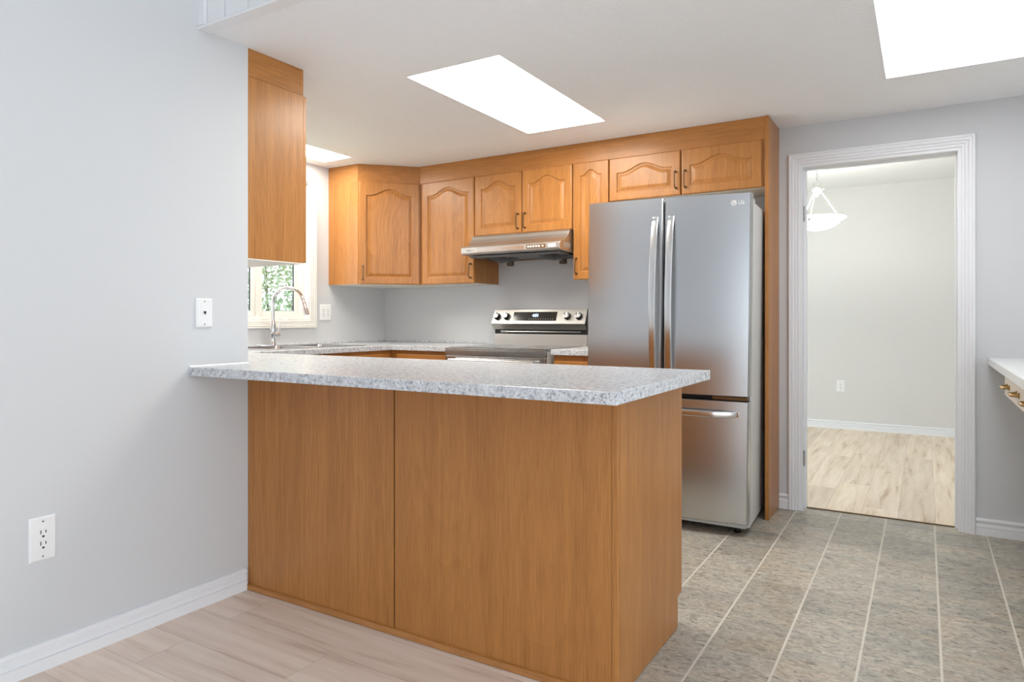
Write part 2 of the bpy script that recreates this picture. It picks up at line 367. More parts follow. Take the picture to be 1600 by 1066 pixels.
m = MB().box(DX0-.001, DX0+.016, YW-.002, YW+.116, 0, DZ).box(DX1-.016, DX1+.001, YW-.002, YW+.116, 0, DZ).box(DX0+.016, DX1-.016, YW-.002, YW+.116, DZ-.016, DZ+.001)
m.box(DX0+.016, DX0+.027, YW+.058, YW+.092, 0, DZ-.016).box(DX1-.027, DX1-.016, YW+.058, YW+.092, 0, DZ-.016).box(DX0+.027, DX1-.027, YW+.058, YW+.092, DZ-.027, DZ-.016)
build('jamb', m, M['white'], D1)
for z, w in ((1.754, 'upper'), (.307, 'lower')):
    h = thing('door_hinge', f'small {w} steel hinge left on the doorway jamb nearest the refrigerator', 'hinge', (DX0+.016, YW+.035, z-.045), group='bare hinges on the doorway jamb')
    build('leaf', MB().box(DX0+.0155, DX0+.0178, YW+.020, YW+.050, z-.045, z+.045), M['nickel'], h)
    q = MB()
    for k in range(3): q.lathe([(.0045, 0), (.0045, .027)], (DX0+.021, YW+.018, z-.044+k*.030), 10)
    build('knuckle', q, M['nickel'], h, smooth=True)
# kitchen window
W1 = sroot('window_1', (XK, (WY0+WY1)/2, WZ0))
m = MB()
def pl(o, p): return [(XK+p, WY0-o, WZ0-o), (XK+p, WY0-o, WZ1+o), (XK+p, WY1+o, WZ1+o), (XK+p, WY1+o, WZ0-o)]
rows = [[m.v(q) for q in pl(o*.85, p)] for o, p in CP]
for a, b in zip(rows, rows[1:]+rows[:1]):
    for i in range(4): m.bm.faces.new((a[i], a[(i+1) % 4], b[(i+1) % 4], b[i]))
build('window_casing', m, M['cream_paint'], W1)
def rect_frame(m, x0, x1, y0, y1, z0, z1, t):
    m.box(x0, x1, y0, y0+t, z0, z1).box(x0, x1, y1-t, y1, z0, z1).box(x0, x1, y0+t, y1-t, z0, z0+t).box(x0, x1, y0+t, y1-t, z1-t, z1); return m
m = rect_frame(MB(), XK-.114, XK, WY0-.001, WY1+.001, WZ0-.001, WZ1+.001, .012); build('reveal', m, M['cream_paint'], W1)
m = rect_frame(MB(), XK-.112, XK-.06, WY0+.012, WY1-.012, WZ0+.012, WZ1-.012, .022); build('outer_frame', m, M['cream_paint'], W1)
SY = 3.115
for y0, y1 in ((WY0+.034, SY-.012), (SY+.012, WY1-.034)):
    s = build('sash', rect_frame(MB(), XK-.108, XK-.085, y0, y1, WZ0+.034, WZ1-.034, .036), M['cream_paint'], W1, bevel=.003)
    build('glass_spacer', rect_frame(MB(), XK-.102, XK-.0905, y0+.035, y1-.035, WZ0+.069, WZ1-.069, .004), M['black'], s)
    build('pane', MB().box(XK-.099, XK-.095, y0+.036, y1-.036, WZ0+.07, WZ1-.07), M['glass'], s)
build('mullion', MB().box(XK-.112, XK-.075, SY-.012, SY+.012, WZ0+.034, WZ1-.034), M['cream_paint'], W1)
# ------------------------------------------------------------------ ceiling light panels
def ceiling_light(h, mat, label):
    x0, x1, y0, y1 = h; t = thing('ceiling_light', label, 'ceiling light', ((x0+x1)/2, (y0+y1)/2, ZC), group='recessed ceiling light panels')
    def ring(e, z): return [(x0+e, y0+e, z), (x1-e, y0+e, z), (x1-e, y1-e, z), (x0+e, y1-e, z)]
    m = MB(); m.rings([ring(.0005, ZC), ring(.0005, ZC+.03), ring(.008, ZC+.03), ring(.008, ZC+.016), ring(.0005+.0015, ZC), ring(.0005, ZC)], caps=False)
    build('frame', m, M['white'], t)
    build('diffuser', MB().box(x0+.009, x1-.009, y0+.009, y1-.009, ZC+.012, ZC+.020), mat, t)
ceiling_light(HOLES[0], M['light_warm'], 'middle glowing rectangular light panel in the kitchen ceiling, in front of the range hood')
ceiling_light(HOLES[1], M['light_cool'], 'large glowing light panel in the ceiling at the right, in front of the doorway')
ceiling_light(HOLES[2], M['light_sink'], 'narrow glowing light panel in the ceiling above the sink, mostly behind the left cabinet')

# ------------------------------------------------------------------ cabinet parts
def cathedral_door(parent, x0, x1, z0, z1, yf, rise, label=None, to=None, frame=.052, flat=False):
    """door whose face is at yf (front towards -y); `to` maps (x,y,z) into the root frame"""
    to = to or (lambda p: p); T = 20; nt, ns = 28, 6
    def contour(e, r, y, sh):
        a, b, c, d = x0+e, x1-e, z0+e, z1-e-sh; P = []
        for k in range(ns): P.append((a+(b-a)*k/ns, y, c))
        top = [(b+(a-b)*k/nt, k/nt) for k in range(nt+1)]
        def zt(s):
            u = abs(2*s-1); return d + (0 if u > .84 else r*(1+math.cos(math.pi*u/.84))/2)
        for k in range(ns): P.append((b, y, c+(zt(0)-c)*k/ns))
        for xx, s in top[:-1]: P.append((xx, y, zt(s)))
        for k in range(ns): P.append((a, y, zt(1)+(c-zt(1))*k/ns))
        return [to(p) for p in P]
    m = MB(); sh = rise*1.0
    m.rings([contour(0, 0, yf+.019, 0), contour(0, 0, yf+.005, 0), contour(.002, 0, yf+.0015, 0), contour(.007, 0, yf, 0),
             contour(frame-.004, rise, yf, sh), contour(frame, rise, yf+.0025, sh), contour(frame+.002, rise, yf+.0075, sh), contour(frame+.008, rise, yf+.0075, sh)], caps=False)
    d = build('door', m, M['oak_z'], parent, label=label)
    m = MB(); m.rings([contour(frame+.0075, rise, yf+.016, sh), contour(frame+.0075, rise, yf+.0074, sh), contour(frame+.026, rise, yf+.0022, sh), contour(frame+.029, rise, yf+.0018, sh)], caps=True)
    build('raised_panel', m, M['oak_arch'], d)
    return d
def bar_pull(parent, p, L=.098, axis='z', out=(0, -1, 0), mat=None, r=.0042):
    """bar pull centred at p on a face whose outward direction is out"""
    p = Vector(p); o = Vector(out); a = Vector({'x': (1, 0, 0), 'y': (0, 1, 0), 'z': (0, 0, 1)}[axis]); m = MB()
    e0, e1 = p-a*L/2, p+a*L/2
    m.tube([e0, e0+o*.018, e0+o*.025+a*.006, e0+o*.028+a*.02, e1+o*.028-a*.02, e1+o*.025-a*.006, e1+o*.018, e1], [r*1.3, r, r, r*.9, r*.9, r, r, r*1.3], 8)
    for e in (e0, e1): m.tube([e-o*.001, e+o*.004], r*1.9, 10)
    return build('handle', m, mat or M['bronze'], parent, smooth=True)
FY, DY = 4.02, 4.00       # face-frame plane and door face plane of the back-wall cupboards
ZU0, ZU1 = 1.385, 2.145
def upper(label, x0, x1, z0, doors, side_mat=None):
    t = thing('wall_cabinet', label, 'cabinet', ((x0+x1)/2, YW, z0), group='oak wall cabinets along the back wall')
    build('body', MB().box(x0+.0005, x1-.0005, FY, YW, z0+.004, ZU1), M['oak_z'], t)
    build('bottom_panel', MB().box(x0+.002, x1-.002, FY+.012, YW, z0, z0+.004), M['underside'], t)
    for dx0, dx1, side, hz, rise in doors:
        d = cathedral_door(t, dx0, dx1, z0+.002, ZU1-.003, DY, rise)
        hx = dx0+.024 if side == 'l' else dx1-.026
        bar_pull(d, (hx, DY, hz))
    return t
upper('oak wall cabinet with one tall arched door, left of the range hood', -3.2365, -2.735, ZU0, [(-3.203, -2.737, 'r', 1.475, .05)])
upper('oak wall cabinet with two short arched doors directly over the range hood', -2.735, -1.962, 1.717, [(-2.730, -2.348, 'r', 1.80, .045), (-2.340, -1.966, 'l', 1.80, .045)])
upper('narrow oak wall cabinet with a slim arched door between range hood and refrigerator', -1.962, -1.7065, ZU0, [(-1.955, -1.710, 'l', 1.475, .034)])
upper('wide oak cabinet with two low arched doors above the refrigerator', -1.7065, -.767, 1.872, [(-1.703, -1.248, 'r', 1.965, .045), (-1.240, -.783, 'l', 1.965, .045)])
# crown filler over the run
t = build('cornice_board', MB().box(-3.2365, -.767, FY-.004, FY+.016, ZU1, ZC-.001), M['oak_x']); tag(t, 'long plain oak filler board between the back wall cabinets and the ceiling', 'trim board')
t = build('tall_side_panel', MB().box(-.766, -.745, 4.008, YW, .001, ZC-.001), M['oak_z'], bevel=.0015); tag(t, 'tall oak end panel from floor to ceiling at right of the refrigerator', 'panel')
# diagonal corner cupboard
t = thing('corner_cabinet', 'diagonal oak corner wall cabinet with one arched door, right of the window', 'cabinet', (-3.7, 4.2, ZU0))
C0, C1 = Vector((-3.563, 3.699)), Vector((-3.2375, 4.0245))
poly = [(XK+.001, 3.699), tuple(C0), tuple(C1), (-3.2375, YW-.001), (XK+.001, YW-.001)]
build('body', MB().prism(poly, 'z', ZU0+.004, ZU1), M['oak_z'], t)
ins = [(XK+.002, 3.705), (C0.x-.004, 3.705), (C1.x-.006, C1.y+.004), (C1.x-.006, YW-.002), (XK+.002, YW-.002)]
build('bottom_panel', MB().prism(ins, 'z', ZU0, ZU0+.004), M['underside'], t)
pc = [(XK+.001, 3.6985), (C0.x-.001, 3.6985), (C1.x-.0005, C1.y-.001), (C1.x-.0005, YW-.001), (XK+.001, YW-.001)]
build('cornice', MB().prism(pc, 'z', ZU1, ZC-.001), M['oak_x'], t)
ex = (C1-C0).normalized(); en = Vector((ex.y, -ex.x)); Ld = (C1-C0).length
def todiag(p):  # p = (s, d, z): s along the diagonal, d depth behind its face
    q = C0 + ex*p[0] - en*p[1]; return (q.x, q.y, p[2])
d = cathedral_door(t, .010, Ld-.012, ZU0+.003, ZU1-.004, -.020, .048, to=todiag)
m = MB()
hp = Vector(todiag((.036, -.020, 1.47))); bar_pull(d, hp, out=(en.x, en.y, 0))
# cabinet hung from the end of the left wall
t = thing('hanging_cabinet', 'plain oak end of the wall cabinet hanging over the counter beside the grey left wall', 'cabinet', (-2.9, 2.03, 1.382))
build('body', MB().box(-3.38, XL, 1.8785, 2.178, 1.387, 2.155), M['oak_z'], t, bevel=.001)
build('bottom_panel', MB().box(-3.379, XL-.001, 1.8785, 2.176, 1.382, 1.387), M['underside'], t)
build('filler_board', MB().box(-3.38, XL-.001, 1.8785, 2.160, 2.1565, ZC-.001).box(-3.38, XL-.0005, 2.1605, 2.177, 2.1565, ZC-.001), M['oak_y'], t)
for x0, x1, s in ((-2.905, XL-.002, -2.87), (-3.378, -2.909, -2.94)):
    q = build('door', MB().box(x0, x1, 2.1785, 2.197, 1.389, 2.152), M['oak_z'], t, bevel=.003)
    bar_pull(q, (s, 2.197, 1.475), out=(0, 1, 0))
# ------------------------------------------------------------------ peninsula base
XP = -.771; YP = 1.878
t = thing('peninsula_cabinet', 'large oak-panelled back of the peninsula cabinet under the grey countertop', 'cabinet', (-1.6, 2.2, 0))
build('body', MB().box(XL-.1, XP-.019, YP+.014, 2.49, .11, ZB-.001), M['brown_side'], t)
build('back_panel', MB().box(XL+.001, -1.672, YP, YP+.013, .004, ZB-.001), M['oak_z'], t)
build('joint_strip', MB().box(-1.6715, -1.6355, YP-.0006, YP+.013, .004, ZB-.001), M['oak_z'], t, bevel=.001)
build('joint_groove', MB().box(-1.6355, -1.6285, YP+.005, YP+.013, .004, ZB-.001), M['oak_dark'], t)
build('back_panel', MB().box(-1.6285, XP-.021, YP, YP+.013, .004, ZB-.001), M['oak_z'], t)
build('corner_strip', MB().box(XP-.0205, XP-.0005, YP-.001, YP+.013, .004, ZB-.001), M['oak_z'], t, bevel=.002)
build('end_panel', MB().prism([(YP+.0135, .003), (2.432, .003), (2.432, .103), (2.444, .115), (2.482, .117), (2.493, .128), (2.493, ZB-.001), (YP+.0135, ZB-.001)], 'x', XP-.018, XP), M['oak_z'], t, bevel=.0012)
build('toe_kick', MB().box(XL-.1, XP-.003, 2.4325, 2.456, .002, .118), M['oak_x'], t, bevel=.001)
SP = [(YP-.0005, .002), (YP-.017, .002), (YP-.017, .007), (YP-.014, .012), (YP-.008, .018), (YP-.0005, .020)]
build('shoe_molding', MB().prism(SP, 'x', XL+.001, XP), M['oak_x'], t)
for x0, x1, hx in ((-2.40, -1.60, -1.63), (-1.59, XP-.02, -1.56)):
    q = build('door', MB().box(x0, x1, 2.4905, 2.509, .13, .88), M['oak_z'], t, bevel=.003); bar_pull(q, (hx, 2.509, .78), out=(0, 1, 0))

# ------------------------------------------------------------------ worktops
def slab(name, cells, mat, parent=None):
    """union of axis-aligned rectangles as one slab with clean outline"""
    xs = sorted({v for c in cells for v in c[:2]}); ys = sorted({v for c in cells for v in c[2:4]})
    bm = bmesh.new(); V = {}
    def gv(x, y):
        if (x, y) not in V: V[(x, y)] = bm.verts.new((x, y, ZB))
        return V[(x, y)]
    for a, b in zip(xs, xs[1:]):
        for c, d in zip(ys, ys[1:]):
            cx, cy = (a+b)/2, (c+d)/2
            if any(k[0] < cx < k[1] and k[2] < cy < k[3] for k in cells): bm.faces.new((gv(a, c), gv(b, c), gv(b, d), gv(a, d)))
    g = bmesh.ops.extrude_face_region(bm, geom=list(bm.faces))
    for v in [e for e in g['geom'] if isinstance(e, bmesh.types.BMVert)]: v.co.z = ZT
    bmesh.ops.recalc_face_normals(bm, faces=bm.faces)
    bmesh.ops.dissolve_limit(bm, angle_limit=.01, verts=bm.verts, edges=bm.edges)
    return build(name, bm, mat, parent, bevel=.0025, seg=2)
SX0, SX1, SY0, SY1 = -3.79, -3.345, 2.715, 3.515      # sink cut-out
XF = -3.235                                            # front edge of the sink run
ct = slab('countertop', [(XL+.0008, -.664, 1.607, 1.8788), (XK+.001, -.664, 1.8788, 2.487), (XK+.001, SX0, 2.487, YW-.001), (SX0, SX1, 2.487, SY0), (SX0, SX1, SY1, YW-.001), (SX1, XF, 2.487, YW-.001), (XF, -2.7375, 3.69, YW-.001)], M['laminate'])
tag(ct, 'large U-shaped speckled grey laminate countertop with an overhang across the peninsula', 'countertop')
build('backsplash_lip', MB().box(XK+.001, XK+.016, 1.88, YW-.001, ZT, ZT+.014).box(XK+.016, -2.7375, YW-.016, YW-.001, ZT, ZT+.014), M['laminate'], ct, bevel=.003)
build('caulk_bead', MB().prism([(XL+.0008, ZT), (XL+.005, ZT), (XL+.0008, ZT+.005)], 'y', 1.612, 1.878), M['white'], ct)
c2 = slab('countertop', [(-1.957, -1.70, 3.69, YW-.001)], M['laminate']); tag(c2, 'short piece of speckled grey countertop between the range and the refrigerator', 'countertop')
build('backsplash_lip', MB().box(-1.957, -1.70, YW-.016, YW-.001, ZT, ZT+.014), M['laminate'], c2, bevel=.003)
# base cupboards under the far worktops
def base(label, x0, x1, y0, y1, face, fronts):
    t = thing('base_cabinet', label, 'cabinet', ((x0+x1)/2, (y0+y1)/2, 0), group='oak base cabinets under the far counters')
    bx = [x0, x1, y0, y1]; k = [x0, x1, y0, y1]
    if face == 'y': k[2] += .06
    else: k[1] -= .06
    if face == 'y': m = MB().box(*bx, .10, ZB-.001)
    else:   # open carcass: the sink bowls hang inside
        m = MB().box(x1-.02, x1, y0, y1, .10, ZB-.001).box(x0, x0+.012, y0, y1, .10, ZB-.001).box(x0+.012, x1-.02, y0, y0+.018, .10, ZB-.001).box(x0+.012, x1-.02, y1-.018, y1, .10, ZB-.001).box(x0+.012, x1-.02, y0+.018, y1-.018, .10, .118)
    build('body', m, M['oak_z'], t)
    build('toe_kick', MB().box(*k, .001, .10), M['oak_dark'], t)
    for kind, a, b, z0, z1 in fronts:
        if face == 'y': q = MB().box(a, b, y0-.019, y0-.0005, z0, z1); p = ((a+b)/2, y0-.019, (z0+z1)/2); o = (0, -1, 0); ax = 'x'
        else: q = MB().box(x1+.0005, x1+.019, a, b, z0, z1); p = (x1+.019, (a+b)/2, (z0+z1)/2); o = (1, 0, 0); ax = 'y'
        f = build('drawer_front' if kind == 'drawer' else 'door', q, M['oak_x'] if kind == 'drawer' and face == 'y' else M['oak_y'] if kind == 'drawer' else M['oak_z'], t, bevel=.004)
        if kind == 'drawer': bar_pull(f, p, axis=ax, out=o)
        else: bar_pull(f, ((p[0], p[1], z1-.1) if face == 'y' else (p[0], p[1], z1-.1)), out=o)
base('oak base cabinet below the sink, facing the room', XK+.002, -3.262, 2.512, YW-.002, 'x', [('drawer', 2.54, 2.95, .74, .885), ('drawer', 2.96, 3.62, .74, .885), ('door', 2.54, 2.95, .12, .73), ('door', 2.96, 3.29, .12, .73), ('door', 3.295, 3.62, .12, .73)])
base('oak base cabinet with a drawer left of the range, in the corner', -3.2605, -2.742, 3.715, YW-.002, 'y', [('drawer', -3.19, -2.75, .74, .885), ('door', -3.19, -2.75, .12, .73)])
base('narrow oak base cabinet squeezed between the range and the refrigerator', -1.945, -1.703, 3.715, YW-.002, 'y', [('door', -1.94, -1.707, .12, .875)])

# ------------------------------------------------------------------ sink and faucet
t = thing('kitchen_sink', 'double-bowl stainless steel sink set into the counter under the window', 'sink', (-3.57, 3.11, ZT))
rx0, rx1, ry0, ry1 = -3.835, -3.33, 2.69, 3.54
DIV = 3.14
m = MB(); zr = ZT+.006
m.box(rx0, SX0+.05, ry0, ry1, ZT+.0003, zr).box(SX1-.012, rx1, ry0, ry1, ZT+.0003, zr).box(SX0+.05, SX1-.012, ry0, SY0+.02, ZT+.0003, zr).box(SX0+.05, SX1-.012, SY1-.02, ry1, ZT+.0003, zr).box(SX0+.05, SX1-.012, DIV-.018, DIV+.018, ZT-.008, zr)
build('rim', m, M['steel'], t, bevel=.002)
for y0, y1 in ((SY0+.02, DIV-.018), (DIV+.018, SY1-.02)):
    def rr(x0, x1, a, b, z, r):
        P = []
        for cx, cy, s in ((x1-r, a+r, -90), (x1-r, b-r, 0), (x0+r, b-r, 90), (x0+r, a+r, 180)):
            for k in range(5): g = math.radians(s+k*22.5); P.append((cx+r*math.cos(g), cy+r*math.sin(g), z))
        return P
    m = MB(); X0, X1 = SX0+.05, SX1-.012
    m.rings([rr(X0, X1, y0, y1, zr-.001, .02), rr(X0+.004, X1-.004, y0+.004, y1-.004, ZT-.02, .03), rr(X0+.012, X1-.012, y0+.012, y1-.012, ZT-.15, .045), rr(X0+.05, X1-.05, y0+.05, y1-.05, ZT-.17, .05)], caps=False)
    m.bm.faces.new([m.v(p) for p in rr(X0+.05, X1-.05, y0+.05, y1-.05, ZT-.17, .05)])
    bs = build('bowl', m, M['steel'], t, smooth=True)
    build('drain', MB().lathe([(.045, 0), (.045, .003), (.036, .004), (.03, .001)], ((X0+X1)/2, (y0+y1)/2, ZT-.1695), 20), M['chrome'], bs, smooth=True)
t = thing('faucet', 'tall chrome gooseneck faucet with pull-down head standing behind the sink', 'faucet', (-3.765, 3.10, zr))
fx, fy = -3.765, 3.10
m = MB(); P = []
for cx, s in ((fy+.105, 0), (fy-.105, 180)):
    for k in range(9): g = math.radians(s-90+k*22.5); P.append((fx+.028*math.sin(g-math.pi/2+math.pi/2)*1.0, cx+.028*math.cos(g), 0))
def oval(e, z): return [(fx+(.028-e)*math.sin(a), fy+math.copysign(.098, math.cos(a))+(.028-e)*math.cos(a), z) for a in [math.radians(7.5+15*k) for k in range(24)]]
m.rings([oval(0, zr+.0003), oval(0, zr+.004), oval(.004, zr+.007)]); build('deck_plate', m, M['chrome'], t, smooth=True)
m = MB().lathe([(.024, .007), (.024, .012), (.0195, .022), (.0185, .055), (.022, .075), (.0235, .095), (.022, .120), (.017, .150), (.0135, .172), (.0125, .178)], (fx, fy, zr), 24)
build('faucet_body', m, M['chrome'], t, smooth=True)
ang = math.radians(28); dx, dy = math.cos(ang), math.sin(ang); R = .105
path = [(fx, fy, zr+.172), (fx, fy, zr+.285)]
for k in range(1, 15):
    a = math.radians(180-k*12.2); path.append((fx+dx*(R+R*math.cos(a)), fy+dy*(R+R*math.cos(a)), zr+.285+R*math.sin(a)))
sp = build('spout', MB().tube(path, .0125, 16), M['chrome'], t, smooth=True)
e = Vector(path[-1]); dn = (e-Vector(path[-2])).normalized()
m = MB().tube([e, e+dn*.012, e+dn*.02, e+dn*.06, e+dn*.095, e+dn*.099], [.0125, .0135, .0155, .018, .0195, .016], 18); build('spray_head', m, M['chrome'], t, smooth=True)
m = MB().tube([(fx, fy+.015, zr+.075), (fx, fy+.055, zr+.075)], [.0135, .0135], 16).tube([(fx, fy+.054, zr+.075), (fx, fy+.060, zr+.075)], [.012, .008], 16)
m.tube([(fx, fy+.045, zr+.083), (fx, fy+.052, zr+.11), (fx, fy+.060, zr+.150)], [.006, .0048, .0055], 10); build('lever_handle', m, M['chrome'], t, smooth=True)

# ------------------------------------------------------------------ wall plates
def plate(name, label, cat, c, right, w, h, kind, group=None):
    """wall plate centred at c (on the wall); right = unit vector across the plate seen from the room, out = towards the room"""
    c = Vector(c); r = Vector(right); u = Vector((0, 0, 1)); o = r.cross(u)   # points out of the wall
    t = thing(name, label, cat, c-u*h/2, group=group)
    def P(a, b, d): return tuple(c+r*a+u*b+o*d)
    def slabby(a0, a1, b0, b1, d0, d1, e=0.0):
        return [[P(a0, b0, d0), P(a1, b0, d0), P(a1, b1, d0), P(a0, b1, d0)], [P(a0+e, b0+e, d1), P(a1-e, b0+e, d1), P(a1-e, b1-e, d1), P(a0+e, b1-e, d1)]]
    build('cover_plate', MB().rings([slabby(-w/2, w/2, -h/2, h/2, .0003, .003)[0]] + slabby(-w/2, w/2, -h/2, h/2, .003, .0065, .005)), M['plastic'], t)
    k = h/.125
    def receptacle(cx):
        q = build('receptacle', MB().rings(slabby(cx-.0165*k, cx+.0165*k, -.0335*k, .0335*k, .006, .0085, .001)), M['plastic'], t)
        for s in (1, -1):
            m = MB()
            for a, hh in ((-.0065, .0055), (.0065, .0042)): m.rings(slabby(cx+(a-.0012)*k, cx+(a+.0012)*k, (s*.016+.004-hh)*k, (s*.016+.004+hh)*k, .008, .0089))
            m.rings([[P(cx+.0035*k*math.cos(j*math.pi/5), (s*.016-.0085)*k+.0030*k*math.sin(j*math.pi/5), d) for j in range(10)] for d in (.008, .0089)])
            build('slots', m, M['slot'], q)
    if kind == 'outlet': receptacle(0)
    elif kind == 'double':
        for cx in (-.023*k, .023*k): receptacle(cx)
    else:
        q = build('jack', MB().rings(slabby(-.009, .009, -.009, .011, .006, .0088, .0015)), M['plastic'], t)
        build('socket_hole', MB().rings(slabby(-.0055, .0055, -.002, .0065, .008, .0091)).rings(slabby(-.003, .003, -.006, -.002, .008, .0091)), M['slot'], q)
    for s in (1, -1):
        if kind != 'double': build('screw', MB().rings([[P(.0032*math.cos(j*math.pi/5), s*h*.395+.0032*math.sin(j*math.pi/5), d) for j in range(10)] for d in (.006, .0072)]), M['nickel'], t)
    return t
plate('wall_outlet', 'large white outlet plate low on the grey left wall, near the baseboard', 'outlet', (XL, 1.096, .4225), (0, 1, 0), .080, .142, 'outlet')
plate('phone_jack', 'white phone jack plate on the left wall just above the counter', 'phone jack', (XL, 1.672, 1.155), (0, 1, 0), .071, .114, 'jack')
plate('wall_outlet', 'double white outlet plate beside the kitchen window, under the corner cabinet', 'outlet', (XK, 3.664, 1.181), (0, 1, 0), .112, .118, 'double')
plate('wall_outlet', 'small white outlet on the beige wall seen through the doorway', 'outlet', (-.733, 7.727, .442), (1, 0, 0), .078, .122, 'outlet')

# ------------------------------------------------------------------ range hood
t = thing('range_hood', 'brushed stainless steel range hood mounted under the oak wall cabinets', 'range hood', (-2.354, 4.1, 1.56))
hx0, hx1 = -2.734, -1.972
prof = [(YW-.001, 1.7165), (3.985, 1.7165), (3.974, 1.706), (3.962, 1.685), (3.944, 1.663), (3.920, 1.645), (3.888, 1.632), (3.858, 1.627), (3.845, 1.624), (3.840, 1.616), (3.840, 1.584), (3.845, 1.576), (3.860, 1.573), (3.90, 1.571), (YW-.001, 1.562)]
build('shell', MB().prism(prof, 'x', hx0, hx1), M['steel_warm'], t, bevel=.0012)
build('trim_strip', MB().box(-2.60, -2.235, 3.8385, 3.8402, 1.589, 1.611), M['handle_steel'], t)
cp = build('control_panel', MB().box(-2.215, -2.075, 3.8383, 3.8402, 1.588, 1.613), M['brown_side'], t)
for k in range(5): build('button', MB().box(-2.206+k*.020, -2.193+k*.020, 3.834, 3.8384, 1.594, 1.607), M['plastic'], cp, bevel=.001)
build('indicator_lamp', MB().lathe([(.005, 0), (.005, .004), (.002, .005)], (-2.092, 3.8384, 1.6005), 12, 'y'), glow('amber_lamp', (1, .75, .4), 1.2), cp)
build('sticker', MB().box(-2.055, -2.0, 3.8384, 3.8402, 1.590, 1.611), plain('pale_blue_sticker', (.62, .70, .78), .4), t)
build('sticker', MB().box(hx1-.0003, hx1+.0008, 3.90, 3.99, 1.592, 1.628), plain('grey_sticker', (.40, .37, .32), .5), t)
m = MB()
for k, w in enumerate((.010, .008, .009, .007)): m.box(-2.690+k*.011, -2.690+k*.011+w, 3.8388, 3.8402, 1.596, 1.603)
m.box(-2.640, -2.625, 3.8388, 3.8402, 1.598, 1.601); build('badge', m, M['print'], t)
build('underside_panel', MB().box(hx0+.03, hx1-.03, 3.90, YW-.03, 1.556, 1.5665), M['print'], t)
for cx in (-2.545, -2.125):
    g = build('fan_guard', MB().lathe([(.135, .012), (.13, 0), (.10, -.014), (.05, -.024), (.018, -.028), (.0, -.028)], (cx, 4.08, 1.556), 28), M['black'], t, smooth=True)
    m = MB()
    for k in range(6):
        a = k*math.pi/3+.3; m.tube([(cx+.128*math.cos(a), 4.08+.128*math.sin(a), 1.556), (cx+.02*math.cos(a), 4.08+.02*math.sin(a), 1.526)], .003, 6)
    build('guard_spokes', m, M['nickel'], g)
    build('oil_cup', MB().lathe([(.026, .030), (.027, 0), (.023, -.004), (.02, -.004), (.02, .0)], (cx+.02, 4.15, 1.512), 16), plain('smoky_cup', (.10, .07, .05), .2), t, smooth=True)
build('drip_pipe', MB().tube([(-2.53, 4.16, 1.545), (-2.12, 4.16, 1.545)], .006, 8), M['nickel'], t)

# ------------------------------------------------------------------ range (stove)
t = thing('kitchen_range', 'stainless steel electric range with four knobs and a blue clock display', 'stove', (-2.352, 3.98, 0))
gx0, gx1 = -2.7355, -1.9755; gf = 3.657
build('body', MB().box(gx0, gx1, gf+.025, YW-.03, .03, .930), M['steel_side'], t)
build('cooktop_frame', MB().box(gx0, gx1, gf, 4.235, .9305, .9415), M['steel'], t, bevel=.002)
ck = build('cooktop', MB().box(gx0+.018, gx1-.018, gf+.03, 4.215, .9416, .9445), M['glass_top'], t)
for cx, cy, r in ((-2.55, 3.82, .105), (-2.16, 3.82, .08), (-2.55, 4.08, .075), (-2.16, 4.08, .1)):
    m = MB(); m.rings([[(cx+q*math.cos(j*math.pi/16), cy+q*math.sin(j*math.pi/16), z) for j in range(32)] for q, z in ((r, .9446), (r, .9449), (r-.003, .9449), (r-.003, .9446))], caps=False)
    build('burner_ring', m, M['print'], ck)
build('front_rail', MB().box(gx0, gx1, gf+.002, gf+.024, .893, .930), M['steel'], t, bevel=.002)
d = build('oven_door', MB().box(gx0+.002, gx1-.002, gf+.004, gf+.0245, .22, .889), M['steel'], t, bevel=.003)
build('door_glass', MB().box(gx0+.10, gx1-.10, gf+.001, gf+.006, .36, .74), M['glass_top'], d)
m = MB().tube([(gx0+.06, gf-.038, .862), (gx1-.06, gf-.038, .862)], .011, 12)
for q in (gx0+.075, gx1-.075): m.tube([(q, gf+.004, .862), (q, gf-.038, .862)], .009, 10)
build('oven_handle', m, M['handle_steel'], d, smooth=True)
build('storage_drawer', MB().box(gx0+.002, gx1-.002, gf+.004, gf+.0245, .06, .212), M['steel'], t, bevel=.003)
for cx in (gx0+.05, gx1-.05):
    for cy in (gf+.08, 4.22): build('foot', MB().lathe([(.018, 0), (.018, .03)], (cx, cy, .001), 10), M['black'], t)
# back guard
bx0, bx1 = -2.722, -1.968
build('riser_panel', MB().prism([(4.237, .9305), (4.290, .9305), (4.290, 1.022), (4.243, 1.022)], 'x', bx0+.004, bx1-.002), M['steel_warm'], t, bevel=.001)
build('vent_slot', MB().box(bx0+.006, bx1-.006, 4.248, 4.292, 1.0222, 1.060), M['black'], t)
build('vent_bar', MB().tube([(bx0+.10, 4.243, 1.040), (bx1-.05, 4.243, 1.040)], .0035, 8).box(bx0+.06, bx0+.115, 4.240, 4.249, 1.034, 1.048), M['nickel'], t)
pf = [(4.238, 1.056), (4.205, 1.094), (4.205, 1.100), (4.248, 1.200), (4.292, 1.200), (4.292, 1.056)]
build('control_housing', MB().prism(pf, 'x', bx0, bx1), M['steel_warm'], t, bevel=.0015)
build('end_cap', MB().prism([(p[0]+(-.002 if p[0] < 4.29 else .001), p[1]) for p in pf], 'x', bx1+.0003, bx1+.006), M['black'], t)
